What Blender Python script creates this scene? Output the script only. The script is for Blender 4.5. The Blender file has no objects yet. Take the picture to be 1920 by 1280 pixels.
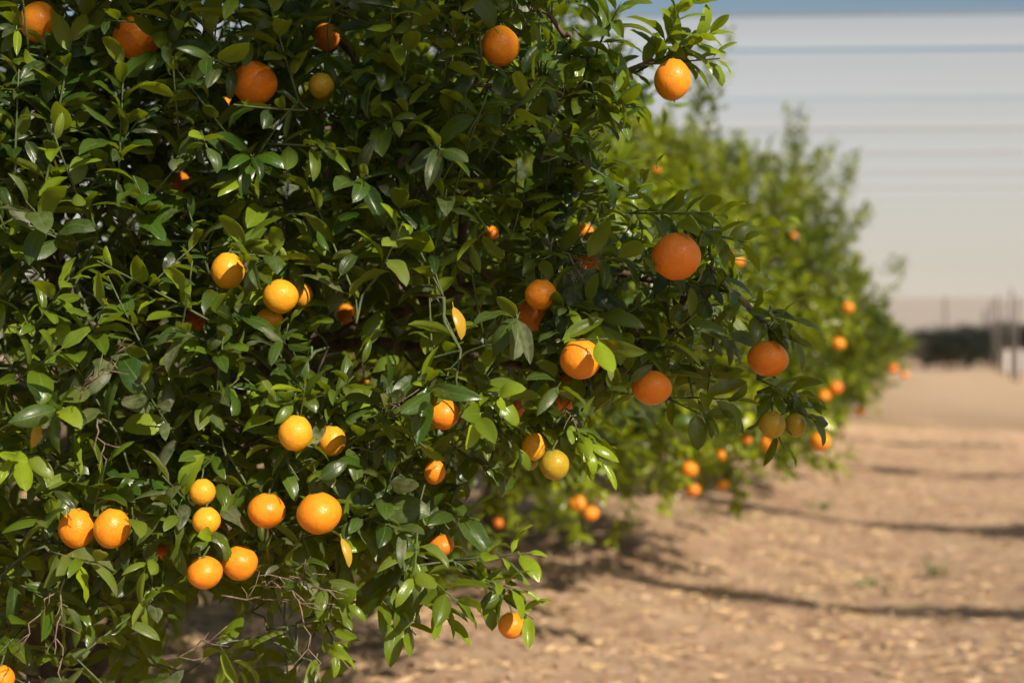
import bpy, math, random
import numpy as np
from mathutils import Vector
rng = np.random.default_rng(7)
random.seed(7)
SC = bpy.context.scene
COL = SC.collection

# ------------------------------------------------------------------ camera model
F = 2667.0; HZ = 640.0; CH = 1.45           # focal length in photo pixels, horizon row, camera height
def at(px, py, d):
    return np.array([(px-960)/F*d, d, CH+(HZ-py)/F*d])
def proj(P):
    P = np.asarray(P); d = np.maximum(P[..., 1], .05)
    return 960+P[..., 0]/d*F, HZ-(P[..., 2]-CH)/d*F
SUN_EL = math.radians(35); SUN_AZ = math.radians(36)      # from behind the camera, to its right
SUN = np.array([math.sin(SUN_AZ)*math.cos(SUN_EL), -math.cos(SUN_AZ)*math.cos(SUN_EL), math.sin(SUN_EL)])
def unit(v):
    v = np.asarray(v, float); return v/max(np.linalg.norm(v), 1e-9)
def rnd(a, b): return float(rng.uniform(a, b))

# ------------------------------------------------------------------ scene helpers
def tag(o, label=None, cat=None, group=None, kind=None):
    if label: o['label'] = label
    if cat: o['category'] = cat
    if group: o['group'] = group
    if kind: o['kind'] = kind
    return o
def link(name, me, parent=None, loc=None):
    o = bpy.data.objects.new(name, me); COL.objects.link(o)
    if loc is not None: o.location = [float(c) for c in loc]
    if parent is not None: o.parent = parent
    return o
def empty(name, loc, parent=None):
    return link(name, None, parent, loc)
def mesh_from(name, V, Q, mats, smooth=True, mi=None, tint=None, uv=None):
    """V (n,3), Q (m,4) or list of polygons"""
    me = bpy.data.meshes.new(name)
    V = np.asarray(V, np.float32)
    if isinstance(Q, np.ndarray):
        m, k = Q.shape
        me.vertices.add(len(V)); me.vertices.foreach_set('co', V.ravel())
        me.loops.add(m*k); me.loops.foreach_set('vertex_index', Q.ravel().astype(np.int32))
        me.polygons.add(m); me.polygons.foreach_set('loop_start', np.arange(0, m*k, k, dtype=np.int32))
        if uv is not None:
            l = me.uv_layers.new(name='UVMap'); l.data.foreach_set('uv', uv[Q.ravel()].astype(np.float32).ravel())
    else:
        me.from_pydata([tuple(map(float, v)) for v in V], [], [tuple(map(int, q)) for q in Q])
    for mt in mats: me.materials.append(mt)
    if mi is not None: me.polygons.foreach_set('material_index', np.asarray(mi, np.int32))
    if tint is not None:
        a = me.color_attributes.new(name='tint', type='FLOAT_COLOR', domain='POINT')
        a.data.foreach_set('color', np.asarray(tint, np.float32).ravel())
    me.update(calc_edges=True)
    me.polygons.foreach_set('use_smooth', np.full(len(me.polygons), smooth))
    me.update()
    return me
class MB:
    def __init__(s): s.V = []; s.Q = []; s.M = []
    def tube(s, pts, rad, n=6, m=0, cap=True, bark=0.0):
        pts = [np.asarray(p, float) for p in pts]; b = len(s.V)
        up = np.array([.31, .17, .93])
        for i, p in enumerate(pts):
            t = unit(pts[min(i+1, len(pts)-1)]-pts[max(i-1, 0)])
            a = unit(np.cross(t, up)) if abs(t@up) < .97 else unit(np.cross(t, [1, 0, 0])); c = np.cross(t, a)
            for k in range(n):
                w = 2*math.pi*k/n; rr = rad[i]*(1+bark*rnd(-1, 1))
                s.V.append(p+rr*(math.cos(w)*a+math.sin(w)*c))
        for i in range(len(pts)-1):
            for k in range(n):
                s.Q.append((b+i*n+k, b+i*n+(k+1) % n, b+(i+1)*n+(k+1) % n, b+(i+1)*n+k)); s.M.append(m)
        if cap:
            s.Q.append(tuple(b+(len(pts)-1)*n+k for k in range(n))); s.M.append(m)
            s.Q.append(tuple(b+k for k in reversed(range(n)))); s.M.append(m)
    def box(s, c, d, m=0):
        b = len(s.V); c = np.asarray(c, float); h = np.asarray(d, float)/2
        for z in (-1, 1):
            for y in (-1, 1):
                for x in (-1, 1): s.V.append(c+h*[x, y, z])
        for f in ((0, 2, 3, 1), (4, 5, 7, 6), (0, 1, 5, 4), (2, 6, 7, 3), (0, 4, 6, 2), (1, 3, 7, 5)):
            s.Q.append(tuple(b+i for i in f)); s.M.append(m)
    def mesh(s, name, mats, smooth=True): return mesh_from(name, s.V, s.Q, mats, smooth, s.M)

# ------------------------------------------------------------------ materials
def new_mat(name):
    m = bpy.data.materials.new(name); m.use_nodes = True
    nt = m.node_tree; nt.nodes.clear()
    out = nt.nodes.new('ShaderNodeOutputMaterial')
    return m, nt, out
def N(nt, t, **kw):
    n = nt.nodes.new(t)
    for k, v in kw.items():
        if k in n.inputs: n.inputs[k].default_value = v
        else: setattr(n, k, v)
    return n
def math_(nt, op, a, b=None, clamp=False):
    n = nt.nodes.new('ShaderNodeMath'); n.operation = op; n.use_clamp = clamp
    for i, v in enumerate((a, b)):
        if v is None: continue
        if isinstance(v, (int, float)): n.inputs[i].default_value = v
        else: nt.links.new(v, n.inputs[i])
    return n.outputs[0]
def mix_(nt, f, a, b):
    n = nt.nodes.new('ShaderNodeMix'); n.data_type = 'RGBA'
    for i, v in ((0, f), (6, a), (7, b)):
        if isinstance(v, (int, float)): n.inputs[i].default_value = v
        elif isinstance(v, tuple): n.inputs[i].default_value = (*v, 1)
        else: nt.links.new(v, n.inputs[i])
    return n.outputs[2]
def noise(nt, vec, scale, detail=3, rough=.55):
    n = N(nt, 'ShaderNodeTexNoise'); n.inputs['Scale'].default_value = scale
    n.inputs['Detail'].default_value = detail; n.inputs['Roughness'].default_value = rough
    if vec is not None: nt.links.new(vec, n.inputs['Vector'])
    return n.outputs['Fac']
def remap(nt, v, a, b):
    n = nt.nodes.new('ShaderNodeMapRange'); nt.links.new(v, n.inputs[0])
    n.inputs[1].default_value = a; n.inputs[2].default_value = b
    return n.outputs[0]

def leaf_material(name, dark, mid, young, under, transl, tf, dusty=True):
    m, nt, out = new_mat(name); L = nt.links
    at_ = N(nt, 'ShaderNodeAttribute', attribute_name='tint'); sep = N(nt, 'ShaderNodeSeparateColor')
    L.new(at_.outputs['Color'], sep.inputs[0])
    pos = N(nt, 'ShaderNodeTexCoord').outputs['Object']
    top = mix_(nt, sep.outputs[0], dark, mid)
    top = mix_(nt, sep.outputs[1], top, young)
    geo = N(nt, 'ShaderNodeNewGeometry')
    bump_in = None
    if dusty:
        uvn = N(nt, 'ShaderNodeUVMap', uv_map='UVMap'); su = N(nt, 'ShaderNodeSeparateXYZ'); L.new(uvn.outputs[0], su.inputs[0])
        u, v = su.outputs[0], su.outputs[1]
        av = math_(nt, 'ABSOLUTE', v)
        rib = math_(nt, 'SUBTRACT', 1.0, math_(nt, 'MULTIPLY', av, 11.0), True)
        wv = math_(nt, 'SINE', math_(nt, 'MULTIPLY', math_(nt, 'SUBTRACT', u, math_(nt, 'MULTIPLY', av, .16)), 52.0))
        vein = math_(nt, 'POWER', math_(nt, 'MAXIMUM', wv, 0.0), 5.0)
        lines = math_(nt, 'MAXIMUM', rib, math_(nt, 'MULTIPLY', vein, .22))
        top = mix_(nt, math_(nt, 'MULTIPLY', lines, .38), top, (.17, .25, .05))
        blotch = noise(nt, pos, 90, 3)
        top = mix_(nt, math_(nt, 'MULTIPLY', remap(nt, blotch, .4, .75), .25), top, mid)
        du = math_(nt, 'MULTIPLY', sep.outputs[2], remap(nt, noise(nt, pos, 45, 4, .7), .3, .72))
        speck = math_(nt, 'MULTIPLY', remap(nt, noise(nt, pos, 700, 2), .62, .7), .35)
        du = math_(nt, 'MULTIPLY', math_(nt, 'MAXIMUM', du, speck), .55)
        top = mix_(nt, du, top, (.17, .16, .095))
        hgt = math_(nt, 'ADD', math_(nt, 'MULTIPLY', lines, -.6), math_(nt, 'MULTIPLY', noise(nt, pos, 160, 2), .6))
        bp = N(nt, 'ShaderNodeBump', Strength=.35, Distance=.0012); L.new(hgt, bp.inputs['Height']); bump_in = bp.outputs[0]
    col = mix_(nt, geo.outputs['Backfacing'], top, mix_(nt, sep.outputs[1], under, young))
    pr = N(nt, 'ShaderNodeBsdfPrincipled'); L.new(col, pr.inputs['Base Color'])
    ro = math_(nt, 'ADD', .29, math_(nt, 'MULTIPLY', geo.outputs['Backfacing'], .25))
    if dusty: ro = math_(nt, 'ADD', ro, math_(nt, 'MULTIPLY', du, .5))
    L.new(ro, pr.inputs['Roughness']); pr.inputs['Specular IOR Level'].default_value = .38
    if bump_in is not None: L.new(bump_in, pr.inputs['Normal'])
    tr = N(nt, 'ShaderNodeBsdfTranslucent'); tc = mix_(nt, sep.outputs[1], transl, tuple(min(1, c*1.35) for c in transl))
    L.new(tc, tr.inputs[0])
    mx = N(nt, 'ShaderNodeMixShader'); mx.inputs[0].default_value = tf
    L.new(pr.outputs[0], mx.inputs[1]); L.new(tr.outputs[0], mx.inputs[2]); L.new(mx.outputs[0], out.inputs[0])
    return m
M_LEAF = leaf_material('leaf', (.004, .015, .003), (.032, .074, .006), (.22, .30, .010), (.12, .165, .015), (.36, .46, .006), .25)
M_FARLEAF = leaf_material('leaf_sunny', (.008, .026, .005), (.032, .064, .006), (.30, .34, .012), (.10, .14, .016), (.32, .38, .008), .26, False)
M_YELLOW = leaf_material('leaf_yellow', (.42, .22, .015), (.50, .30, .03), (.55, .35, .03), (.55, .33, .05), (.6, .38, .02), .3)

def bark_material(name, c1, c2, sc=60):
    m, nt, out = new_mat(name); L = nt.links
    pos = N(nt, 'ShaderNodeTexCoord').outputs['Object']
    mp = N(nt, 'ShaderNodeMapping'); L.new(pos, mp.inputs[0]); mp.inputs['Scale'].default_value = (1, 1, .35)
    n1 = noise(nt, mp.outputs[0], sc, 5, .65)
    pr = N(nt, 'ShaderNodeBsdfPrincipled', Roughness=.85)
    L.new(mix_(nt, remap(nt, n1, .35, .68), c1, c2), pr.inputs['Base Color'])
    bp = N(nt, 'ShaderNodeBump', Strength=.8, Distance=.004); L.new(n1, bp.inputs['Height']); L.new(bp.outputs[0], pr.inputs['Normal'])
    L.new(pr.outputs[0], out.inputs[0]); return m
M_BARK = bark_material('bark', (.045, .030, .020), (.17, .115, .075))
M_TWIG = bark_material('green_twig', (.045, .075, .02), (.11, .13, .045), 120)
M_DRY = bark_material('dry_twig', (.10, .07, .045), (.26, .19, .125), 120)
M_POST = bark_material('weathered_post', (.13, .11, .10), (.26, .22, .20), 10)

def fruit_material(name, c1, c2, c3):
    m, nt, out = new_mat(name); L = nt.links
    pos = N(nt, 'ShaderNodeTexCoord').outputs['Object']
    oi = N(nt, 'ShaderNodeObjectInfo').outputs['Random']
    ad = N(nt, 'ShaderNodeVectorMath', operation='ADD'); L.new(pos, ad.inputs[0])
    cx = N(nt, 'ShaderNodeCombineXYZ'); L.new(math_(nt, 'MULTIPLY', oi, 9.0), cx.inputs[0]); L.new(cx.outputs[0], ad.inputs[1]); p = ad.outputs[0]
    big = remap(nt, noise(nt, p, 38, 3), .38, .68)
    col = mix_(nt, big, c1, c2)
    col = mix_(nt, math_(nt, 'MULTIPLY', oi, .5), col, c2)
    sz = N(nt, 'ShaderNodeSeparateXYZ'); L.new(pos, sz.inputs[0])
    shoulder = remap(nt, sz.outputs[2], .018, .034)
    col = mix_(nt, math_(nt, 'MULTIPLY', shoulder, .45), col, c3)
    vo = N(nt, 'ShaderNodeTexVoronoi'); vo.inputs['Scale'].default_value = 620; L.new(p, vo.inputs['Vector'])
    pore = remap(nt, vo.outputs['Distance'], .0, .42)
    col = mix_(nt, math_(nt, 'MULTIPLY', math_(nt, 'SUBTRACT', 1.0, pore), .28), col, tuple(c*.55 for c in c1))
    scar = remap(nt, noise(nt, p, 130, 5, .75), .71, .76)
    col = mix_(nt, math_(nt, 'MULTIPLY', scar, .6), col, (.16, .09, .04))
    pr = N(nt, 'ShaderNodeBsdfPrincipled', Roughness=.36); L.new(col, pr.inputs['Base Color'])
    pr.inputs['Specular IOR Level'].default_value = .45
    L.new(math_(nt, 'ADD', .27, math_(nt, 'MULTIPLY', noise(nt, p, 60, 3), .22)), pr.inputs['Roughness'])
    pr.inputs['Subsurface Weight'].default_value = .12; pr.inputs['Subsurface Radius'].default_value = (.006, .003, .001)
    pr.inputs['Subsurface Scale'].default_value = .5
    h = math_(nt, 'ADD', pore, math_(nt, 'MULTIPLY', noise(nt, p, 110, 2), 1.2))
    bp = N(nt, 'ShaderNodeBump', Strength=.8, Distance=.0010); L.new(h, bp.inputs['Height']); L.new(bp.outputs[0], pr.inputs['Normal'])
    L.new(pr.outputs[0], out.inputs[0]); return m
FM = {
 'ripe':   fruit_material('peel_ripe', (.76, .21, .006), (.84, .29, .008), (.70, .27, .010)),
 'deep':   fruit_material('peel_deep', (.66, .16, .005), (.74, .22, .007), (.55, .15, .008)),
 'golden': fruit_material('peel_golden', (.78, .31, .010), (.74, .35, .014), (.56, .36, .02)),
 'olive':  fruit_material('peel_olive', (.36, .25, .012), (.48, .29, .014), (.16, .19, .02)),
}
M_CALYX = bark_material('calyx', (.06, .09, .02), (.16, .17, .06), 300)

def simple(name, col, rough=.8):
    m, nt, out = new_mat(name); pr = N(nt, 'ShaderNodeBsdfPrincipled', Roughness=rough)
    pos = N(nt, 'ShaderNodeTexCoord').outputs['Object']
    nt.links.new(mix_(nt, noise(nt, pos, 3, 4), tuple(c*.8 for c in col), tuple(min(1, c*1.15) for c in col)), pr.inputs['Base Color'])
    nt.links.new(pr.outputs[0], out.inputs[0]); return m

# ------------------------------------------------------------------ leaves
def leaf_proto(nl, nc, W, fold, arch, recurve, wave, twist, petiole=True):
    t = np.linspace(0, 1, nl); s = np.linspace(-1, 1, nc)
    ang = -arch*(t**1.1)+arch*.35
    dx = np.gradient(t); cx = np.concatenate([[0], np.cumsum(np.cos(ang)[:-1]*dx[0])]); cz = np.concatenate([[0], np.cumsum(np.sin(ang)[:-1]*dx[0])])
    w = W*.5*np.sin(math.pi*np.clip(t, 0, 1)**.92)**.62*(1-.08*t); w[0] = .012; w[-1] = .004
    P = []; UV = []
    if petiole:
        for tt in (-.14, -.05):
            for sc in s: P.append((tt, sc*.012, tt*-.15+.0)); UV.append((tt*.05, sc*.2))
    for i in range(nl):
        tw = twist*t[i]
        for sc in s:
            a = abs(sc); y = sc*w[i]*math.cos(fold); z = a*w[i]*math.sin(fold)-recurve*w[i]*a**3
            z += wave*w[i]*a*math.sin(t[i]*13+(2 if sc > 0 else 0)+sc)
            nx, nz = -math.sin(ang[i]), math.cos(ang[i])
            y2 = y*math.cos(tw)-z*math.sin(tw); z2 = y*math.sin(tw)+z*math.cos(tw)
            P.append((cx[i]+nx*z2, y2, cz[i]+nz*z2)); UV.append((t[i], sc))
    rows = nl+(2 if petiole else 0)
    Q = [(r*nc+c, (r+1)*nc+c, (r+1)*nc+c+1, r*nc+c+1) for r in range(rows-1) for c in range(nc-1)]
    return np.array(P), np.array(Q), np.array(UV)
def protos(nl, nc, k, pet=True):
    r = np.random.default_rng(3)
    return [leaf_proto(nl, nc, r.uniform(.39, .54), r.uniform(.2, .9), r.uniform(.1, 1.6), r.uniform(0, .8), r.uniform(.0, .18), r.uniform(-.5, .5), pet) for _ in range(k)]
HI = protos(8, 5, 14); LO = protos(4, 3, 6, False)

class Leaves:
    def __init__(s): s.B = []; s.D = []; s.Nn = []; s.L = []; s.T = []; s.keep = []
    def add(s, b, d, n, l, tint, keep=False):
        s.B.append(b); s.D.append(d); s.Nn.append(n); s.L.append(l); s.T.append(tint); s.keep.append(keep)
    def arrays(s):
        B = np.array(s.B); D = np.array(s.D); D /= np.linalg.norm(D, axis=1, keepdims=True)
        Z = np.array(s.Nn); Z = Z-(Z*D).sum(1, keepdims=True)*D; Z /= np.maximum(np.linalg.norm(Z, axis=1, keepdims=True), 1e-6)
        return B, D, Z, np.array(s.L), np.array(s.T), np.array(s.keep, bool)
    def mesh(s, name, protos_, mats, mask=None):
        B, D, Z, Ls, T, _ = s.arrays()
        Y = np.cross(Z, D)
        idx = np.arange(len(B)) if mask is None else np.nonzero(mask)[0]
        pk = rng.integers(0, len(protos_), len(B))
        Vs = []; Qs = []; Us = []; Ts = []; off = 0
        for k, (P, Q, UV) in enumerate(protos_):
            ii = idx[pk[idx] == k]
            if not len(ii): continue
            W = P[None, :, :]*Ls[ii, None, None]
            W[:, :, 1] *= rng.uniform(.85, 1.2, (len(ii), 1))
            V = B[ii, None, :]+W[:, :, 0:1]*D[ii, None, :]+W[:, :, 1:2]*Y[ii, None, :]+W[:, :, 2:3]*Z[ii, None, :]
            n = len(P); Vs.append(V.reshape(-1, 3))
            Qs.append((Q[None]+off+(np.arange(len(ii))*n)[:, None, None]).reshape(-1, 4)); off += n*len(ii)
            Us.append(np.tile(UV, (len(ii), 1))); Ts.append(np.repeat(T[ii], n, axis=0))
        return mesh_from(name, np.concatenate(Vs), np.concatenate(Qs), mats, True, None, np.concatenate(Ts), np.concatenate(Us))

UPV = np.array([0, 0, 1.0])
def shoot(LV, base, direc, length, nleaf, lsz, young=.0, droop=.3, keep=False, stems=None, bend=None, dust=.4, start=.08):
    """a leafy shoot; returns its stem points"""
    d = unit(direc); p = np.array(base, float); pts = [p.copy()]; seg = max(4, int(length/.035)); st = length/seg
    bend = np.array(bend) if bend is not None else rng.normal(0, .10, 3)+np.array([0, 0, .03])
    dirs = [d]
    for i in range(seg):
        d = unit(d+bend*st/.1*.35); p = p+d*st; pts.append(p.copy()); dirs.append(d)
    ph = rnd(0, 6.28)
    for i in range(nleaf):
        f = start+(1-start)*(i+.5*rng.random())/nleaf; x = min(f, .999)*seg; k = int(x); q = pts[k]+(pts[k+1]-pts[k])*(x-k); T = dirs[k]
        ph += 2.4+rnd(-.3, .3)
        a = unit(np.cross(T, [.2, .3, .93])); c = np.cross(T, a); R = a*math.cos(ph)+c*math.sin(ph)
        be = rnd(.7, 1.35)*(1-.45*f**3)
        D = unit(T*math.cos(be)+R*math.sin(be)+np.array([0, 0, -droop*rnd(.2, 1.4)]))
        Nn = T*.45+UPV*.75+SUN*.12+rng.normal(0, .36, 3)
        sz = lsz*rnd(.68, 1.15)*(1-.35*f**4)
        yg = min(1, max(0, young*(.4+.8*f)+(.75 if rng.random() < .03 else 0)))
        LV.add(q+D*.004, D, Nn, sz, (rng.random(), yg, dust*rng.random()**1.5*2*(1-yg*.8), 1), keep)
    if stems is not None: stems.append((pts, .0015+.0007*length/.2, len(LV.B)-nleaf, len(LV.B)))
    return pts

# ------------------------------------------------------------------ the fruit seen in the photo
#  x, y, width px, height px, depth, peel, visible share, sunlit, label
FR = [
 (73,42,74,74,2.35,'ripe',.6,1,'orange in the top left corner with a dark leaf across it'),
 (256,72,88,80,2.35,'ripe',.62,1,'large sunlit orange near the top left with leaves over its right side'),
 (477,156,87,78,2.30,'deep',.97,0,'big mostly shaded orange near the top, with small sun patches'),
 (602,161,48,48,2.35,'olive',.95,0,'small dull olive-brown orange right of the big shaded one near the top'),
 (612,70,50,50,2.60,'deep',.45,0,'orange half hidden by leaves above the small olive-brown one'),
 (938,87,73,73,2.30,'ripe',.97,1,'bright sunlit orange at the top centre, a leaf touching its upper left'),
 (1261,150,70,76,2.40,'ripe',.97,1,'sunlit orange hanging under the topmost right sprig against the pale net'),
 (427,508,64,68,2.30,'golden',.7,0,'yellow-orange fruit behind an upright leaf, upper left of a cluster of four'),
 (526,556,68,62,2.26,'golden',.7,1,'yellow-orange fruit above a long folded leaf, in the left cluster'),
 (566,552,40,46,2.36,'golden',.5,1,'sliver of yellow-orange fruit peeking out right of its larger neighbour'),
 (505,598,50,40,2.34,'golden',.6,0,'small yellow-orange fruit under the folded leaf, lowest of the left cluster'),
 (364,604,46,42,2.80,'deep',.6,1,'deep orange fruit seen through gaps in the dark leaves at left centre'),
 (649,588,38,38,3.00,'ripe',.6,1,'small orange deep in the tree above the long brown branch'),
 (340,345,40,42,2.90,'deep',.6,1,'red-orange fruit lit by a sun fleck in the dark upper left'),
 (296,318,46,40,2.90,'deep',.45,0,'shaded red fruit left of the sun-flecked one in the dark upper left'),
 (425,200,34,34,3.1,'ripe',.6,1,'small orange patch of fruit behind and below the big shaded one'),
 (1268,481,91,87,2.22,'deep',.95,0,'largest orange, shaded and pitted, hanging right of centre under leaves'),
 (1014,552,60,56,2.30,'ripe',.92,1,'round orange above a hidden red fruit, right of the image centre'),
 (1000,590,74,58,2.50,'deep',.5,0,'red-orange fruit mostly hidden below the round one near the centre'),
 (1100,500,56,52,2.50,'deep',.5,0,'orange behind leaves between the centre and the largest orange'),
 (1096,434,34,28,2.90,'ripe',.6,1,'small orange sliver up left of the largest orange'),
 (1089,673,78,74,2.22,'ripe',.85,1,'bright orange with pale leaves draped over its top, lower right of centre'),
 (1222,727,75,63,2.30,'deep',.95,0,'flattened dark orange hanging right of the bright leaf-topped one'),
 (1440,672,78,66,2.32,'deep',.95,0,'shaded flat orange hanging at the far right tip of the near tree'),
 (1448,796,50,50,2.35,'olive',.9,0,'brown-green fruit hanging below the far right orange'),
 (1491,797,44,44,2.42,'olive',.6,0,'brown-green fruit behind a leaf, rightmost of the near tree'),
 (830,776,62,58,2.30,'ripe',.88,1,'orange with a diagonal leaf shadow, under pale leaves at lower centre'),
 (554,812,64,66,2.20,'golden',.97,1,'clear yellow fruit standing out at lower left centre below a pointed leaf'),
 (622,826,54,56,2.32,'golden',.7,1,'yellow fruit partly behind leaves, right of the clear yellow one'),
 (815,885,40,46,2.30,'ripe',.92,1,'small oval orange hanging under a round leaf at lower centre'),
 (1001,837,46,52,2.32,'golden',.9,1,'yellow fruit left of and above its olive-yellow twin'),
 (1040,871,56,56,2.26,'olive',.97,1,'olive-yellow fruit at the lower right rim of the near tree'),
 (993,869,30,24,2.42,'olive',.5,0,'sliver of fruit tucked below the yellow and olive-yellow pair'),
 (380,922,49,49,2.24,'golden',.92,1,'upper of two small golden fruits stacked at lower left'),
 (387,976,53,51,2.22,'golden',.95,1,'lower of two small golden fruits stacked at lower left'),
 (500,957,71,64,2.26,'ripe',.82,1,'orange with a leaf over its top, left of the big half-shaded one'),
 (598,962,86,76,2.20,'ripe',.93,1,'big orange at lower centre left, half in leaf shadow'),
 (144,990,68,74,2.28,'ripe',.8,1,'left orange of the touching pair at the far lower left'),
 (210,990,68,74,2.24,'ripe',.8,1,'right orange of the touching pair at the far lower left'),
 (384,1073,67,59,2.22,'ripe',.97,1,'round glossy orange, left of the lowest pair near the bottom left'),
 (450,1055,68,64,2.30,'ripe',.85,1,'orange with a small leaf on it, right of the lowest glossy pair'),
 (827,1022,50,40,2.36,'deep',.8,0,'shaded orange under a broad leaf at the lower right of the near tree'),
 (959,1172,52,48,2.26,'ripe',.95,1,'lone orange at the tip of the lowest hanging sprig'),
 (4,1272,46,50,2.25,'ripe',.7,1,'orange cut off by the bottom left corner'),
 (1066,716,42,38,2.65,'deep',.65,0,'upper of two red fruits in shade behind the bright leaf-topped orange'),
 (1050,757,48,44,2.65,'deep',.6,0,'lower of two red fruits in shade below the bright leaf-topped orange'),
 (967,766,34,40,2.75,'deep',.5,0,'dark red fruit deep in the leaves left of the two shaded ones'),
 (682,722,26,26,3.1,'ripe',.6,1,'tiny orange fleck of fruit deep in the tree at the centre left'),
 (302,1036,44,34,2.8,'deep',.55,0,'dark red fruit in deep shade left of the lowest glossy pair'),
 (920,437,34,26,2.95,'ripe',.5,1,'orange sliver high in the dark centre of the near tree'),
]
FARFR = [
 (1363,484,32,6.3,'orange blurred left one of the pair right of the largest orange'),
 (1384,490,26,6.5,'orange blurred right one of the pair right of the largest orange'),
 (1442,831,38,5.0,'bright blurred orange just below the brown-green fruits'),
 (1400,823,24,5.4,'small bright blurred orange left of the one below the brown-green fruits'),
 (1538,827,42,4.9,'bright blurred orange standing out furthest right over the bare ground'),
 (1293,879,34,6.1,'blurred orange, upper of two over the ground under the second tree'),
 (1300,918,29,6.3,'blurred orange, lower of two over the ground under the second tree'),
 (1355,909,24,6.9,'dim blurred orange right of the stacked two under the second tree'),
 (1354,853,24,6.9,'dim blurred orange low in the second tree above the dim one'),
 (1463,872,24,8.6,'faint blurred orange at the low right rim of the blurred trees'),
 (1083,943,34,5.9,'left orange of the blurred pair hanging near the ground'),
 (1108,962,32,6.0,'right orange of the blurred pair hanging near the ground'),
 (935,980,22,6.9,'small brown-orange blurred fruit beside the second trunk'),
 (1590,577,24,8.6,'blurred orange highest on the far right rim of the tree row'),
 (1572,644,28,8.0,'blurred orange below the highest one on the right rim'),
 (1567,727,28,8.8,'blurred orange beside yellow leaves low on the right rim'),
 (1545,742,25,8.8,'blurred orange left of the one beside yellow leaves'),
 (1612,770,20,10.2,'pale blurred orange on a low twig over the path edge'),
 (1674,691,22,13.0,'far blurred orange near the end of the tree row'),
 (1696,703,15,15.0,'farthest faint orange at the end of the tree row'),
 (1120,334,20,6.5,'small blurred orange high in the second tree'),
 (1231,318,18,6.3,'small blurred orange behind the dark twig high on the right'),
 (1488,442,14,10.0,'faint orange high in the third tree'),
]

# ------------------------------------------------------------------ silhouette of the near tree
POLY = np.array([(-260,-260),(1120,-260),(1130,-20),(1085,30),(1080,90),(1150,120),(1190,170),(1200,235),(1120,250),(1090,285),(1180,320),
 (1190,390),(1290,415),(1350,430),(1380,480),(1400,560),(1440,600),(1455,650),(1400,700),(1330,720),(1250,760),(1170,740),(1110,770),(1125,850),
 (1090,890),(1010,880),(930,880),(890,900),(850,960),(880,990),(850,1070),(860,1110),(800,1165),(740,1200),(660,1215),(640,1330),(620,1500),(-260,1500)], float)
def inside(px, py, poly=POLY):
    px = np.asarray(px, float); py = np.asarray(py, float); r = np.zeros(px.shape, bool); n = len(poly)
    for i in range(n):
        x1, y1 = poly[i]; x2, y2 = poly[(i+1) % n]
        c = ((y1 > py) != (y2 > py)) & (px < (x2-x1)*(py-y1)/((y2-y1)+1e-12)+x1)
        r ^= c
    return r
GAPS = [(668,690,28),(630,640,22),(760,700,22),(870,440,18),(1180,560,18),(985,325,24),(1000,300,16),(905,170,15),(838,100,14),(378,52,15),(418,66,14),(805,95,12),(1065,45,22),
        (870,440,13),(668,690,22),(630,640,14),(650,540,10),(760,700,12),(250,1120,14),(480,1150,22),(555,1180,26),(590,1235,30),(250,1190,16),(60,1180,18),
        (450,243,9),(90,1260,22),(700,1180,18),(905,1000,14),(330,1060,8),(890,860,20),(1130,300,18),(1145,800,26),(1180,560,12),(1060,420,10)]

# ------------------------------------------------------------------ near tree
ROOT = np.array([-1.35, 4.2, .22])
tree = empty('orange_tree', ROOT)
tag(tree, 'sharp dark green orange tree filling the left side, laden with fruit in focus', 'orange tree', 'orange trees standing in the row')
def loc(P): return np.asarray(P)-ROOT
limbs = {
 'A': ([(115,1330,4.2),(95,1215,4.05),(40,1130,3.7),(115,1035,3.4),(150,930,3.25),(140,700,3.1),(95,420,2.95),(85,200,2.85),(110,0,2.8),(120,-160,2.8)], .046),
 'B': ([(150,1290,4.15),(260,1100,3.7),(360,860,3.2),(470,715,2.95),(560,655,2.85),(690,610,2.8),(850,545,2.75),(1000,500,2.7),(1160,440,2.65)], .036),
 'C': ([(110,1215,4.05),(190,980,3.6),(265,720,3.3),(300,480,3.15),(335,250,3.05),(310,40,3.0),(320,-180,3.0)], .034),
 'D': ([(410,790,3.1),(520,560,3.0),(640,380,2.92),(700,240,2.85),(735,80,2.8),(770,-120,2.8)], .022),
 'E': ([(560,655,2.85),(700,640,2.8),(850,660,2.75),(1000,690,2.7),(1150,690,2.65),(1300,735,2.6)], .013),
 'G': ([(200,1200,3.9),(330,1090,3.5),(500,1060,3.1),(680,1050,2.85),(860,1062,2.6)], .019),
 'H': ([(850,545,2.75),(880,380,2.75),(915,230,2.72),(960,100,2.7),(1020,-80,2.7)], .012),
 'I': ([(1000,500,2.7),(1120,500,2.6),(1240,530,2.5),(1340,520,2.42),(1420,600,2.38),(1450,640,2.36)], .009),
 'J': ([(915,230,2.72),(1020,200,2.6),(1130,160,2.5),(1215,115,2.43)], .007),
 'K': ([(20,1180,3.8),(-60,1155,3.4),(40,1150,3.0),(110,1165,2.8)], .020),
}
def smooth_line(P, step=.06):
    P = [np.asarray(p, float) for p in P]; out = []
    for i in range(len(P)-1):
        p0 = P[max(i-1, 0)]; p1 = P[i]; p2 = P[i+1]; p3 = P[min(i+2, len(P)-1)]
        n = max(2, int(np.linalg.norm(p2-p1)/step))
        for k in range(n):
            t = k/n; out.append(.5*((2*p1)+(-p0+p2)*t+(2*p0-5*p1+4*p2-p3)*t*t+(-p0+3*p1-3*p2+p3)*t**3))
    out.append(P[-1]); return out
nodes = []; 
mt = MB()
tb = smooth_line([ROOT+[0, 0, -.25], ROOT+[.0, 0, .05], ROOT+[.03, -.02, .25], at(130, 1225, 4.12)], .05)
mt.tube(tb, np.linspace(.115, .06, len(tb)), 12, bark=.06)
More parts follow.
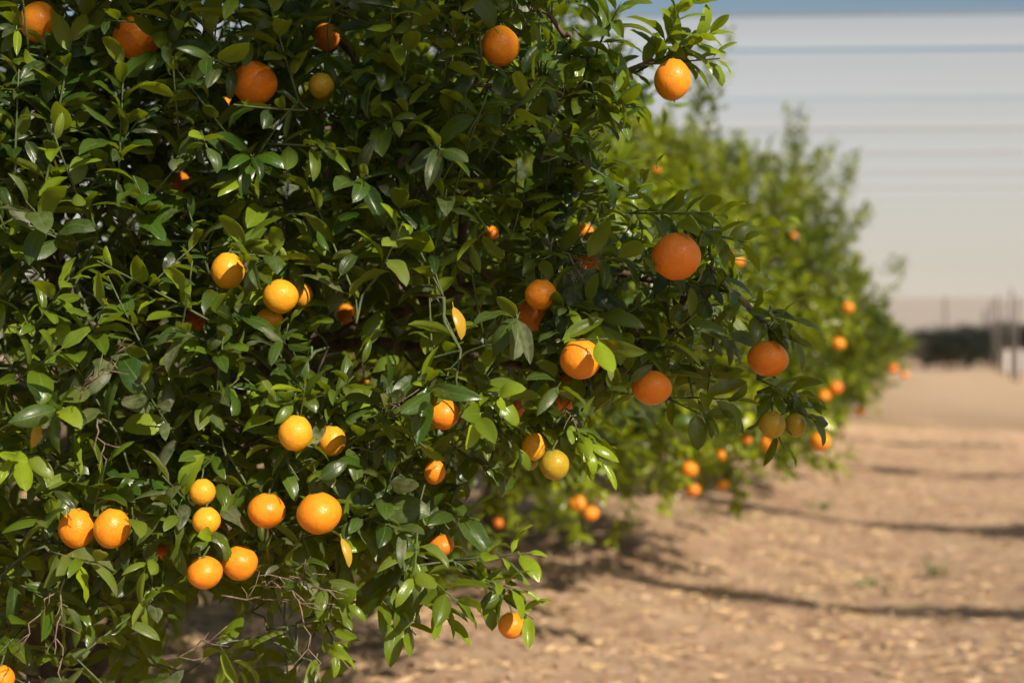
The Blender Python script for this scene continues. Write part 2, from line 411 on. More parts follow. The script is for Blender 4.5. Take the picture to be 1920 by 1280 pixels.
link('trunk', mt.mesh('trunk', [M_BARK]), tree).location = -Vector(ROOT)
for k, (pp, r0) in limbs.items():
    P = smooth_line([at(*p) for p in pp]); P = [p+rng.normal(0, .004, 3) for p in P]
    mb = MB(); mb.tube(P, np.linspace(r0, max(.004, r0*.22), len(P)), 9, bark=.07)
    link('limb', mb.mesh('limb', [M_BARK]), tree).location = -Vector(ROOT)
    nodes += P
# limbs of the side of the tree beyond the frame
for k in range(9):
    a = 1.2+k*.62; e = ROOT+[1.25*math.cos(a), 1.25*math.sin(a), rnd(1.2, 2.3)]
    if e[1] < 3.1 and e[0] > -1.6: continue
    P = smooth_line([ROOT+[0, 0, .3], ROOT+[.35*math.cos(a), .35*math.sin(a), .75], e], .1)
    mb = MB(); mb.tube(P, np.linspace(.04, .012, len(P)), 7, bark=.06)
    link('limb', mb.mesh('limb', [M_BARK]), tree).location = -Vector(ROOT); nodes += P
LV = Leaves(); stems = []; twig_targets = []
CEN = np.array([-1.35, 4.2, 1.7])
def front_depth(px):
    return 2.16+max(0, px-900)/600*.16+max(0, -px)/600*.3
# body of the crown the camera looks at
cnt = 0
while cnt < 1480:
    px, py = rnd(-230, 1480), rnd(-230, 1330)
    if not inside(px, py): continue
    if px > 1080 and rng.random() < .25: continue
    if py > 1080 and rng.random() < (.80 if px > 250 else .6): continue
    deep = rng.random()**1.35
    d = front_depth(px)+.10+deep*(1.15 if px < 1000 else .55)
    b = at(px, py, d)
    if b[2] < .42: continue
    out = unit((b-CEN)*[1, 1, .7]); 
    side = np.array([rng.normal(0, .65), rng.normal(-.25, .5), 0])
    v = (600-py)/700
    dr = out*.3+side*.8+UPV*(.95+.5*v+rng.normal(0, .3)) if rng.random() < .75 else out*.5+side+UPV*rnd(-.6, .1)
    if px > 1050: dr = dr+np.array([.5, 0, -.05])
    ln = rnd(.09, .22)
    if deep < .25: dr[1] = abs(dr[1])*.25 if d-ln*.6 < front_depth(px) else dr[1]
    yg = .0 if rng.random() < .72 else rnd(.15, .8)
    if py > 650: yg = max(yg, 0 if rng.random() < .6 else rnd(.1, .5))
    shoot(LV, b, dr, ln, int(5+ln*32), rnd(.060, .087)*(1 if px < 1000 else 1.02), yg, rnd(.15, .6), stems=stems, dust=.35+.4*(py > 400))
    twig_targets.append(b); cnt += 1
# hand placed sprigs on the rim: base px, tip px, depth, leaves, leaf size, young
SPR = [((1195,135),(1335,60),2.40,17,.062,.75),((1235,110),(1285,-5),2.38,13,.06,.8),((1225,120),(1350,110),2.42,11,.055,.6),((1080,130),(1195,135),2.45,8,.05,.1),
 ((1120,90),(1165,5),2.3,9,.062,.25),((1050,180),(1205,200),2.35,8,.062,.3),((1060,70),(1110,130),2.35,9,.055,.5),
 ((1100,430),(1235,318),2.30,13,.045,.1),((1150,360),(1130,300),2.36,7,.045,.2),((1180,400),(1330,400),2.27,14,.052,.15),((1290,430),(1400,455),2.27,10,.052,.5),
 ((1330,500),(1420,600),2.3,9,.055,.15),((1400,580),(1490,600),2.3,8,.058,.2),((1430,620),(1500,640),2.3,6,.05,.2),((1330,460),(1340,400),2.3,7,.055,.5),
 ((1420,710),(1505,750),2.32,10,.062,.1),((1450,740),(1530,790),2.4,8,.055,.05),((1420,735),(1470,840),2.38,6,.05,.1),((1300,745),(1385,750),2.3,7,.062,.3),((1250,745),(1340,790),2.32,6,.058,.2),
 ((1060,770),(1110,850),2.25,10,.06,.8),((1010,800),(1120,840),2.3,8,.058,.7),((900,770),(980,850),2.26,9,.05,.4),((880,860),(960,880),2.3,6,.055,.1),((1080,830),(1135,870),2.3,6,.045,.9),
 ((850,1050),(1000,1035),2.26,9,.056,.75),((870,1075),(985,1110),2.24,10,.055,.7),((900,1090),(1000,1160),2.26,7,.05,.7),((780,1060),(860,1130),2.25,8,.072,.3),
 ((760,1090),(840,1160),2.3,8,.062,.55),((700,1110),(780,1190),2.3,7,.06,.4),((840,960),(900,975),2.3,4,.075,.0),((760,900),(850,1000),2.35,8,.07,.1),
 ((1040,640),(1140,635),2.16,5,.058,.8),((860,740),(950,740),2.2,7,.055,.7),((770,780),(800,700),2.2,6,.055,.6),((700,760),(800,840),2.22,6,.045,.3),
 ((410,560),(440,450),2.18,8,.062,.2),((430,600),(520,470),2.22,8,.068,.15),((400,780),(420,620),2.2,9,.060,.2),((560,800),(572,720),2.17,5,.07,.1),
 ((70,430),(135,70),2.24,22,.072,.0),((222,340),(232,120),2.22,14,.068,.05),((560,190),(500,-10),2.24,13,.066,.1),((735,340),(775,10),2.24,20,.074,.0),((890,270),(985,130),2.26,9,.075,.05),((420,600),(470,430),2.17,9,.07,.2),((300,450),(250,330),2.22,8,.07,.1),((60,620),(130,520),2.2,10,.05,.45),((160,660),(200,560),2.2,8,.055,.3),((20,720),(120,650),2.2,8,.07,.35),((500,1180),(640,1160),2.35,10,.05,.3),((250,1180),(300,1130),2.35,7,.065,.1),
 ((600,1150),(640,1230),2.3,9,.045,.6),((560,900),(640,900),2.14,5,.06,.0),((180,940),(200,860),2.2,7,.055,.2),((170,1090),(130,1160),2.35,8,.05,.2)]
for (a, b, d, n, sz, yg) in SPR:
    A = at(a[0], a[1], d+.06); B = at(b[0], b[1], d)
    shoot(LV, A, B-A, float(np.linalg.norm(B-A)), n, sz*1.22, yg, .3, True, stems, (0, 0, 0), .15)
    twig_targets.append(A)
# the rest of the crown, out of the frame or behind the front
LB = Leaves(); cnt = 0
while cnt < 2300:
    v = rng.normal(0, 1, 3); v = unit(v); r = rnd(.45, 1.0)**.5
    b = CEN+v*np.array([1.85, 1.85, 1.4])*r*(1+.08*math.sin(v[0]*7)*math.cos(v[1]*6+v[2]*5))
    px, py = proj(b)
    if b[1] < 3.25 and -300 < px < 2100 and -320 < py < 1600: continue
    if b[2] < .55 or (b[1] > .3 and not inside(px+45, py-20) and -50 < px < 2100 and py < 1400): continue
    if b[1] < 1.9 and px > -400: continue
    if -50 < px < 1000 and py > 1090: continue
    shoot(LB, b, (b-CEN)*.5+rng.normal(0, .4, 3)+UPV*.6, rnd(.15, .32), 11, rnd(.075, .10), 0 if rng.random() < .7 else .5, .3)
    cnt += 1
# fruit spurs: a few leaves round every stalk
fruit_pts = []; own_idx = []
for (x, y, w, h, d, kind, vis, lit, lab) in FR:
    c = at(x, y, d); R = w/2/F*d; Rz = h/2/F*d
    top = c+[rnd(-.2, .2)*R, .6*R, Rz+.014]
    fruit_pts.append((c, R, Rz, d, top, vis, lit))
    back = top+np.array([rnd(-.03, .03), .07, .03])
    i0 = len(LV.B); shoot(LV, back, top-back+np.array([0, 0, .012]), .09, 7, rnd(.052, .072), .25, .75, True, stems, (0, 0, -.1), .2, start=.3)
    own_idx += list(range(i0, len(LV.B)))
    twig_targets.append(back)

# keep fruit in view / in the sun where the photo shows it so, keep the rim and the gaps
B, D, Z, Ls, T, keep = LV.arrays()
mask = np.ones(len(B), bool)
samples = [B+D*(Ls*f)[:, None] for f in (.2, .5, .85)]
cull_jit = rng.random(len(B)); own = np.zeros(len(B), bool); own[own_idx] = True
for S in samples[1:]:
    px, py = proj(S)
    ok = inside(px+cull_jit*16-22, py) | keep | (px < 600)
    mask &= ok
    for gx, gy, gr in GAPS:
        mask &= ~((np.hypot(px-gx, (py-gy)*.9) < gr*(.8+.5*cull_jit)))
for k in range(40):
    t_ = k/39; gx = 450+420*t_; gy = 722-165*t_-22*math.sin(t_*3.1)
    for S in samples:
        px, py = proj(S); mask &= ~((np.hypot(px-gx, py-gy) < 13) & (cull_jit < .75) & (S[:, 1] < 2.9) & ~own)
for (c, R, Rz, d, top, vis, lit) in fruit_pts:
    cx, cy = proj(c); Rp = R/d*F
    for S in samples:
        px, py = proj(S); rr = np.hypot(px-cx, (py-cy)*R/Rz)
        lim = np.where(own, .52*vis, vis*np.where(vis > .8, .88, 1.4)); mask &= ~((rr < Rp*lim) & (S[:, 1] < d+.3*R))
        dd = S-c
        for f_ in (.02, .3, .65, 1.0): mask &= ~(np.linalg.norm(B+D*(Ls*f_)[:, None]-c, axis=1) < max(R, Rz)*1.06+.003)
        if lit:
            al = dd@SUN; per = np.linalg.norm(dd-al[:, None]*SUN, axis=1)
            mask &= ~((al > 0) & (per < R*(.88 if vis > .9 else .72)))
bB, bD, _, bL, _, _ = LB.arrays(); bx, by = proj(bB+bD*(bL*.5)[:, None]); lmask = np.ones(len(bB), bool)
for gx, gy, gr in [(668,690,30),(630,640,24),(870,440,20),(650,540,18),(760,700,24),(905,170,20),(985,325,30),(838,100,18),(390,58,20),(1180,560,20),(1060,600,16),(450,243,12),(560,1200,60),(250,1150,30),(80,1230,30)]:
    lmask &= ~(np.hypot(bx-gx, by-gy) < gr*rng.uniform(.9, 1.4, len(bB)))
LBm = LB.mesh('rear_foliage', LO, [M_LEAF], lmask)
link('foliage', LV.mesh('foliage', HI, [M_LEAF], mask), tree).location = -Vector(ROOT)
link('foliage', LBm, tree).location = -Vector(ROOT)

# twigs joining every shoot to the limbs
NP = np.array(nodes); par = [-1]*len(nodes); rad = [0.0]*len(nodes)
TT = np.array(twig_targets)
d0 = np.array([np.min(np.linalg.norm(NP-t, axis=1)) for t in TT])
allP = list(NP); edges = []
for i in np.argsort(d0):
    t = TT[i]; A = np.array(allP); dv = A-t; dist = np.linalg.norm(dv, axis=1)+np.maximum(0, -(A[:, 1]-t[1]))*.8
    j = int(np.argmin(dist)); edges.append((j, len(allP))); allP.append(t); par.append(j)
w = np.ones(len(allP)); w[:len(nodes)] = 0
for j, i in reversed(edges): w[j] += w[i]
tw = MB()
def blocked(P):
    """a twig may not cross in front of a fruit the photo shows uncovered"""
    for p in P:
        px, py = proj(p)
        for (c, R, Rz, d, top, vis, lit) in fruit_pts:
            cx, cy = proj(c)
            if p[1] < d and math.hypot(px-cx, py-cy) < R/d*F*vis: return True
            if np.linalg.norm(p-c) < R*1.02: return True
    return False
for j, i in edges:
    a, b = np.array(allP[j]), np.array(allP[i]); L_ = np.linalg.norm(b-a)
    if L_ < .004: continue
    mid = (a+b)/2+rng.normal(0, .10*L_, 3); P = [a, a*.56+mid*.44+(b-a)*.0, mid, b*.56+mid*.44, b]
    if blocked(P): continue
    P = smooth_line(P, max(L_/10, .012)); r = .0016*(w[i]**.42); tw.tube(P, np.linspace(r*1.15, r*.92, len(P)), 5, 0 if r > .0033 else 1)
for pts, r, i0, i1 in stems:
    if mask[i0:i1].mean() < .6: continue
    if blocked(pts): continue
    tw.tube(pts, np.linspace(r, r*.55, len(pts)), 5, 1)
link('twigs', tw.mesh('twigs', [M_BARK, M_TWIG]), tree).location = -Vector(ROOT)
# bare dry twigs
def dry_twig(a, b, d, r=.0015, kids=4):
    dry = MB(); A = at(*a, d); Bp = at(*b, d-.05); n = 7; P = [A+(Bp-A)*k/n+rng.normal(0, .004, 3) for k in range(n+1)]
    dry.tube(P, np.linspace(r, r*.5, n+1), 5)
    for k in range(kids):
        q = P[int(rnd(2, n))]; e = q+unit((Bp-A)+rng.normal(0, .9, 3)*np.linalg.norm(Bp-A))*rnd(.02, .05)
        dry.tube([q, (q+e)/2+rng.normal(0, .002, 3), e], [r*.6, r*.5, r*.3], 4)
    link('dry_twig', dry.mesh('dry_twig', [M_DRY]), tree).location = -Vector(ROOT)
for a, b, d in (((150,745),(232,645),2.15),((140,730),(205,690),2.15),((480,1095),(560,1085),2.2),((560,1085),(640,1120),2.2),((500,1080),(600,1140),2.2),((540,1090),(610,1080),2.2),
                ((100,1110),(35,1210),2.2),((120,1090),(105,1230),2.2),((710,760),(760,745),2.2),((90,1130),(120,1280),2.25),((420,1110),(560,1130),2.25),((1060,480),(1095,500),2.3),
                ((560,1130),(600,1280),2.25),((590,1170),(660,1260),2.3),((1040,740),(1080,790),2.3),((310,1240),(430,1180),2.3),((180,790),(195,860),2.18)):
    dry_twig(a, b, d)
# the odd yellow leaves
for (x, y, d, dx, dz, l, lab) in ((850, 575, 2.22, .3, -1, .058, 'bright yellow leaf hanging near the centre'), (72, 790, 2.2, -.15, -1, .045, 'rolled yellow leaf at the left edge'), (640, 1008, 2.2, .35, -1, .05, 'yellow-green leaf beside the big orange')):
    yl = Leaves(); b = at(x, y, d); yl.add(b, np.array([dx, -.25, dz]), np.array([.9, -.8, .5]), l, (.5, .5, .1, 1))
    o = link('leaf', yl.mesh('leaf', HI[2:3], [M_YELLOW]), tree); o.location = -Vector(ROOT); o['label'] = lab

# ------------------------------------------------------------------ fruit
def fruit_mesh(k, seg=40, rings=28):
    """unit-size mandarin, radius .035"""
    r = np.random.default_rng(40+k); V = []; Q = []
    fl = r.uniform(.9, .97); ph = r.uniform(0, 6, 6)
    for i in range(rings+1):
        th = math.pi*i/rings
        for j in range(seg):
            a = 2*math.pi*j/seg
            R = 1-.13*math.exp(-(th/.16)**2)-.08*math.exp(-((math.pi-th)/.16)**2)+.012*math.exp(-((th-.36)/.14)**2)-.03*math.sin(2*th)**2
            R *= 1+.012*math.sin(2*a+ph[0])*math.sin(th)+.010*math.sin(3*a+ph[1]+th)*math.sin(th)+.006*math.sin(9*a+ph[2])*math.exp(-(th/.6)**2)
            V.append((.035*R*math.sin(th)*math.cos(a), .035*R*math.sin(th)*math.sin(a), .035*R*math.cos(th)))
    for i in range(rings):
        for j in range(seg): Q.append((i*seg+j, (i+1)*seg+j, (i+1)*seg+(j+1) % seg, i*seg+(j+1) % seg))
    return V, Q
FMESH = {}
def get_fruit(kind, k):
    if (kind, k) not in FMESH:
        V, Q = fruit_mesh(k); me = mesh_from('peel', V, Q, [FM[kind]]); 
        FMESH[kind, k] = me
    return FMESH[kind, k]
def calyx_mesh():
    mb = MB(); n = 5
    mb.tube([(0, 0, .0285), (0, 0, .0312), (0, 0, .0335)], [.0042, .0040, .0018], 8)
    for k in range(n):
        a = 2*math.pi*k/n; c, s = math.cos(a), math.sin(a)
        mb.tube([(.002*c, .002*s, .0318), (.0055*c, .0055*s, .0316), (.0085*c, .0085*s, .0332)], [.0018, .0020, .0004], 5)
    return mb.mesh('calyx', [M_CALYX])
CAL = calyx_mesh()
for i, ((x, y, w, h, d, kind, vis, lit, lab), (c, R, Rz, _, top, _, _)) in enumerate(zip(FR, fruit_pts)):
    o = link('orange', get_fruit(kind, i % 4), None, c)
    o.scale = (R/.035, R/.035, Rz/.0335)
    tx = (top-c); o.rotation_euler = (rnd(-.25, .15), rnd(-.2, .2), rnd(0, 6.28))
    tag(o, lab, 'orange', 'oranges hanging on the near tree')
    link('calyx', CAL, o)
    st = MB(); a = o.rotation_euler.to_matrix() @ Vector((0, 0, .033*Rz/.0335)); a = np.array(a)
    st.tube([a*.98, a*.5+(tx)*.5+[0, .002, 0], tx], [.0016, .0015, .0017], 6)
    s = link('stalk', st.mesh('stalk', [M_TWIG]), None, c); s.parent = o
    bpy.context.view_layer.update(); s.matrix_parent_inverse = o.matrix_world.inverted()

# ------------------------------------------------------------------ trees of the row
def height(x, y):
    x = np.asarray(x, float); y = np.asarray(y, float)
    u = (x+2.57-.2925*y)*.96                       # distance right of the tree line
    m = .24*np.exp(-(np.clip(np.abs(u)-.4, 0, None)/1.35)**2)
    rut = -.05*np.exp(-((u-4.1)/.28)**2)-.05*np.exp(-((u-5.9)/.28)**2)+.025*np.exp(-((u-5)/.4)**2)
    n = .02*np.sin(x*2.1+1.3*np.sin(y*1.1))+.018*np.sin(y*2.7+1.7*np.sin(x*1.9))+.01*np.sin(x*6.3+y*4.1)
    n = n+.016*np.sin(x*14.3+2*np.sin(y*9.1))*np.sin(y*12.7+2*np.sin(x*7.7))+.012*np.sin(x*23.1+y*5)*np.sin(y*21.7-x*6)
    fade = np.clip(1.5-y/60, 0, 1)
    return m*fade+rut*fade+n*fade

def row_tree_mesh(seed, nshoot, lsz, squash=1.0):
    global rng
    keep_rng = rng; rng = np.random.default_rng(seed)
    L = Leaves(); H = 1.72; tr = MB()
    ph = rng.uniform(0, 6, 8)
    for k in range(nshoot):
        v = unit(rng.normal(0, 1, 3)*[1, 1, .9])
        q = 2.35; s = (abs(v[0])**q+abs(v[1])**q+abs(v[2])**q)**(-1/q)
        lump = 1+.15*math.sin(3*v[0]+ph[0]+2*v[2])+.15*math.sin(5*v[1]+ph[1]-3*v[2])+.07*math.sin(7*v[2]+4*v[0]+ph[2])
        r = rnd(.86, 1.0) if k % 3 else rnd(.35, .95)
        p = v*s*r*lump*np.array([1.72*(1.07-.24*v[2]), 1.72*(1.07-.24*v[2]), 1.24]); b = p+[0, 0, H-.02]
        b[2] = max(b[2], .42)
        if b[2] < .88 and abs(math.atan2(b[1], b[0])-2.51) < .30: continue
        dr = v*.7+rng.normal(0, .35, 3)+UPV*(.55+.5*max(v[2], 0)); ln = rnd(.12, .28)
        if v[2] > .45 and rng.random() < .16: ln *= 2.0; dr = v*.25+UPV+rng.normal(0, .1, 3)
        shoot(L, b, dr, ln, int(8+ln*38), lsz*rnd(.8, 1.1), max(0, min(1, .32+.45*math.sin(4.1*b[0]+ph[3]+2*b[2])*math.sin(4.6*b[1]+ph[4])*math.sin(4.4*b[2]+ph[5])*2+rng.normal(0, .25)+.3*v[2])), .3)
    me = L.mesh('crown', LO, [M_FARLEAF])
    P = smooth_line([(0, 0, -.25), (.02, 0, .3), (-.03, .02, .7)], .1); tr.tube(P, np.linspace(.11, .07, len(P)), 10, bark=.06)
    for k in range(8):
        a = k*.8+rnd(-.2, .2); e = np.array([1.15*math.cos(a), 1.15*math.sin(a), rnd(1.3, 2.4)])
        P = smooth_line([(-.02, .01, .55), e*[.35, .35, 0]+[0, 0, 1.0], e], .12); tr.tube(P, np.linspace(.045, .012, len(P)), 7, bark=.05)
    rng = keep_rng
    return me, tr.mesh('trunk', [M_BARK])
protoT = [row_tree_mesh(11, 3500, .100), row_tree_mesh(12, 3300, .100), row_tree_mesh(13, 1500, .10)]
step = np.array([1.12, 3.84]); base2 = np.array([-.21, 8.1])
names = {0: 'blurred orange tree directly behind the near tree, its dark trunk showing below the leaves', 1: 'third orange tree of the row, its crown peaking against the pale net',
         2: 'fourth orange tree of the row, stepping down behind the third', 3: 'fifth orange tree of the row, beyond the fourth'}
row = []
for i in range(15):
    p = base2+step*i; 
    if i == 0: p = p+[.12, 0]
    if i in (1, 2): p = p+[(.5, .35)[i-1], 0]
    t = empty('orange_tree', (p[0], p[1], float(height(p[0], p[1]))))
    sc = [(.85, .92, .80), (.76, .84, .90), (.76, .84, .86), (.76, .84, .74)][i] if i < 4 else (rnd(.74, .84), rnd(.84, .95), rnd(.62, .72))
    t.rotation_euler.z = [2.2, .3, 3.3, 0][i] if i < 4 else rnd(-.3, .3); t.scale = sc
    tag(t, names.get(i, 'small out of focus orange tree far down the row near its vanishing end'), 'orange tree', 'orange trees standing in the row')
    row.append(t); cm, tm = protoT[i % 2 if i < 6 else 2]
    link('crown', cm, t); link('trunk', tm, t)
bpy.context.view_layer.update()
for k, (x, y, d, hgt, n_, dirx) in enumerate(((1320, 235, 8.0, .36, 4, 0), (1345, 260, 8.0, .15, 3, .2), (1490, 300, 11.6, .30, 5, 0), (1500, 345, 11.7, .17, 9, .2), (1530, 390, 11.7, .17, 9, .3), (1470, 400, 11.7, .17, 8, 0), (1560, 350, 11.9, .16, 6, .3), (1570, 450, 11.9, .17, 7, .4), (1545, 340, 11.8, .20, 4, .3), (1590, 420, 12.2, .15, 3, .5), (1655, 530, 15.5, .18, 4, .6),
        (1180, 850, 6.9, .12, 9, 0), (1130, 950, 6.6, .1, 5, 0), (1260, 830, 7.0, .12, 9, 0), (1330, 830, 7.1, .12, 9, 0), (1400, 840, 7.1, .12, 8, .1), (1350, 880, 6.9, .1, 6, 0), (1020, 880, 6.9, .12, 8, 0), (1470, 830, 7.3, .12, 7, .3), (1440, 800, 7.6, .12, 7, .5), (1480, 860, 7.2, .10, 5, .4), (1400, 880, 6.9, .1, 5, .2), (1010, 930, 6.6, .1, 7, -.1), (1020, 980, 6.5, .1, 6, 0), (1130, 900, 6.5, .1, 7, 0), (1230, 880, 6.7, .12, 7, .1),
        (1500, 770, 9.5, .1, 6, .5), (1580, 740, 11.0, .1, 5, .5), (1560, 680, 10.6, .2, 5, .5), (1620, 640, 13, .2, 5, .5))):
    c = at(x, y, d); rt = row[0 if d < 9 else 1 if d < 14 else 2]
    for q in range(n_):
        L = Leaves(); shoot(L, c+rng.uniform(-1, 1, 3)*(.08 if hgt > .25 else .15)*np.array([1, 1, .6]), np.array([dirx+rnd(-.2, .2), rnd(-.2, .2), 1 if hgt > .13 else rnd(-.3, .6)]), hgt*1.25+.05, int(10+hgt*30), .085, rnd(.1, .9), .25)
        o = link('shoot', L.mesh('shoot', LO, [M_FARLEAF]), rt); o.matrix_parent_inverse = rt.matrix_world.inverted()
# an unripe-looking spread of fruit on the blurred trees, where the photo shows them
for i, (x, y, w, d, lab) in enumerate(FARFR):
    c = at(x, y, d); R = w/2/F*d*.93
    o = link('orange', get_fruit('ripe' if i % 3 else 'deep', i % 4), None, c); s = R/.035; o.scale = (s, s, s*.96); o.rotation_euler = (rnd(-.3, .3), rnd(-.3, .3), rnd(0, 6))
    tag(o, lab, 'orange', 'out of focus oranges on the trees behind')
    link('calyx', CAL, o)
    L = Leaves(); mb = MB(); rt = row[min(range(len(row)), key=lambda k: abs(row[k].location.y-.4-c[1])+abs(row[k].location.x-c[0]))]
    for k in range(4):
        bb = c+[rnd(-.10, .0)-.03, rnd(.05, .15), rnd(.07, .16)]
        shoot(L, bb, c+[rnd(-.06, .06), 0, R+.05]-bb, .16, 9, .075, rnd(.1, .8), .4)
    pp = c+[-.22, .3, .25]; mb.tube([c+[0, 0, R*.8], c+[-.01, .02, R+.06], (c+pp)/2+[0, 0, .08], pp], [.002, .003, .004, .006], 5)
    M_ = rt.matrix_world.inverted()
    lo = link('hanging_shoots', L.mesh('hanging_shoots', LO, [M_FARLEAF]), rt); lo.matrix_parent_inverse = M_
    lo = link('twig', mb.mesh('twig', [M_BARK]), rt); lo.matrix_parent_inverse = M_

# ------------------------------------------------------------------ ground
def axis(lo, hi, fine_lo, fine_hi, st, n):
    f = np.arange(fine_lo, fine_hi, st)
    a = fine_hi+(hi-fine_hi)*np.linspace(0, 1, n)**3.2; b = fine_lo+(lo-fine_lo)*np.linspace(0, 1, n)[1:]**3.2
    return np.concatenate([b[::-1], f, a])
X = axis(-1500, 1500, -5, 9, .09, 46); Y = axis(-1500, 1500, 1, 22, .09, 60)
gx, gy = np.meshgrid(X, Y); gz = height(gx, gy)
V = np.stack([gx.ravel(), gy.ravel(), gz.ravel()], 1); nx, ny = len(X), len(Y)
ii = (np.arange(ny-1)[:, None]*nx+np.arange(nx-1)).ravel(); Q = np.stack([ii, ii+1, ii+nx+1, ii+nx], 1)
gm, nt, out = new_mat('dry_ground'); L = nt.links
pos = N(nt, 'ShaderNodeNewGeometry').outputs['Position']
c = mix_(nt, remap(nt, noise(nt, pos, 1.1, 4), .35, .65), (.44, .275, .180), (.56, .375, .250))
c = mix_(nt, remap(nt, noise(nt, pos, 3.6, 6, .7), .47, .62), c, (.62, .43, .26))
c = mix_(nt, remap(nt, noise(nt, pos, 7, 6, .75), .53, .64), c, (.27, .16, .10))
c = mix_(nt, math_(nt, 'MULTIPLY', remap(nt, noise(nt, pos, 34, 4, .7), .55, .7), .7), c, (.56, .44, .30))
c = mix_(nt, math_(nt, 'MULTIPLY', remap(nt, noise(nt, pos, 26, 3, .6), .56, .66), .6), c, (.66, .36, .14))
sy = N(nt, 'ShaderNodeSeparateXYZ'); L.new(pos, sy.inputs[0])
c = mix_(nt, math_(nt, 'MULTIPLY', remap(nt, sy.outputs[1], 18, 34), .8), c, mix_(nt, remap(nt, noise(nt, pos, .8, 4), .4, .6), (.82, .585, .42), (.82, .60, .37)))  # far ground painted paler to make up for the net's shade
c = mix_(nt, math_(nt, 'MULTIPLY', remap(nt, noise(nt, pos, .55, 3), .57, .7), .45), c, (.42, .36, .14))
pr = N(nt, 'ShaderNodeBsdfPrincipled', Roughness=.95); L.new(c, pr.inputs['Base Color']); pr.inputs['Specular IOR Level'].default_value = .15
bp = N(nt, 'ShaderNodeBump', Strength=1.0, Distance=.06); L.new(noise(nt, pos, 14, 6, .75), bp.inputs['Height']); L.new(bp.outputs[0], pr.inputs['Normal'])
L.new(pr.outputs[0], out.inputs[0])
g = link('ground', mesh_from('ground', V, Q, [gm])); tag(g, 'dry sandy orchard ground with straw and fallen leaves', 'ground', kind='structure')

# dry leaves and straw lying on it
n = 48000; ly = 4.5+rng.random(n)**1.4*22; lx = (rng.random(n)-.5)*(ly*.85)+ly*.06
u = (lx+2.57-.2925*ly)*.96; sel = (rng.random(n) < np.exp(-(np.clip(u-.8, 0, None)/2.2)**2)+.22); pn = np.sin(lx*5.1+2*np.sin(ly*3.7))*np.sin(ly*4.3+2*np.sin(lx*2.9)); sel &= rng.random(n) < .25+.75*(pn > .1); lx, ly = lx[sel], ly[sel]; n = len(lx)
lz = height(lx, ly)+.006; a = rng.random(n)*6.28; ln = rng.uniform(.012, .055, n)*(.7+.6*rng.random(n)); wd = np.where(rng.random(n) < .75, .0035, ln*.22)
ti = rng.uniform(-.4, .4, (n, 2))
ca, sa = np.cos(a), np.sin(a)
def pt(l, w_, h): return np.stack([lx+ca*l-sa*w_, ly+sa*l+ca*w_, lz+h], 1)
z0 = np.zeros(n)
Vl = np.stack([pt(-ln, z0, np.abs(ti[:, 0])*ln), pt(z0, -wd, z0+.004), pt(ln, z0, np.abs(ti[:, 1])*ln), pt(z0, wd, z0+.012)], 1).reshape(-1, 3)
Ql = np.arange(4*n).reshape(n, 4)
tn = np.repeat(rng.random((n, 4)), 4, axis=0)
lm, nt, out = new_mat('dry_litter'); L = nt.links
at_ = N(nt, 'ShaderNodeAttribute', attribute_name='tint'); sp = N(nt, 'ShaderNodeSeparateColor'); L.new(at_.outputs['Color'], sp.inputs[0])
c = mix_(nt, sp.outputs[0], (.66, .44, .20), (.30, .17, .09)); c = mix_(nt, math_(nt, 'MULTIPLY', sp.outputs[1], .4), c, (.62, .50, .36))
pr = N(nt, 'ShaderNodeBsdfPrincipled', Roughness=.8); L.new(c, pr.inputs['Base Color']); L.new(pr.outputs[0], out.inputs[0])
o = link('leaf_litter', mesh_from('leaf_litter', Vl, Ql, [lm], False, None, tn)); tag(o, 'dry leaves and straw strewn over the ground under the trees', 'litter', kind='stuff')
# weeds
M_WEED = simple('weed', (.10, .16, .035))
def weed(px, py, n, h, lab):
    d = CH*F/(py-HZ); c = at(px, py, d); mb = MB()
    for k in range(n):
        a = rnd(0, 6.28); r = rnd(0, .09); b = np.array([c[0]+r*math.cos(a), c[1]+r*math.sin(a), 0]); b[2] = float(height(b[0], b[1]))
        e = np.array([math.cos(a), math.sin(a), 0])*rnd(.03, .1); hh = h*rnd(.5, 1)
        mb.tube([b-[0, 0, .01], b+e*.4+[0, 0, hh*.6], b+e+[0, 0, hh]], [.003, .004, .0008], 3)
    o = link('weed', mb.mesh('weed', [M_WEED])); tag(o, lab, 'weed', 'small green weeds on the ground')
weed(1640, 1118, 26, .05, 'small green weed on the dark shadow line on the ground')
weed(1755, 1090, 16, .13, 'tall thin weed standing right of the small one on the ground')
weed(1530, 972, 30, .06, 'low green weed patch in the upper ground shadow')
weed(1765, 790, 26, .06, 'pale green weed patch on the path in the distance')

# ------------------------------------------------------------------ shade net over the orchard
def net_material(name, op, tl_=.88):
    m, nt, out = new_mat(name); L = nt.links
    pos = N(nt, 'ShaderNodeNewGeometry').outputs['Position']
    mp = N(nt, 'ShaderNodeMapping'); L.new(pos, mp.inputs[0]); mp.inputs['Scale'].default_value = (.05, .35, 1)
    n1 = noise(nt, mp.outputs[0], 1, 3)
    col = mix_(nt, remap(nt, n1, .35, .65), (.60, .575, .575), (.61, .580, .570))
    df = N(nt, 'ShaderNodeBsdfDiffuse'); tl = N(nt, 'ShaderNodeBsdfTranslucent'); L.new(col, df.inputs[0]); L.new(col, tl.inputs[0])
    m1 = N(nt, 'ShaderNodeMixShader'); m1.inputs[0].default_value = tl_; L.new(df.outputs[0], m1.inputs[1]); L.new(tl.outputs[0], m1.inputs[2])
    tp = N(nt, 'ShaderNodeBsdfTransparent'); m2 = N(nt, 'ShaderNodeMixShader'); m2.inputs[0].default_value = op
    L.new(tp.outputs[0], m2.inputs[1]); L.new(m1.outputs[0], m2.inputs[2]); L.new(m2.outputs[0], out.inputs[0]); return m
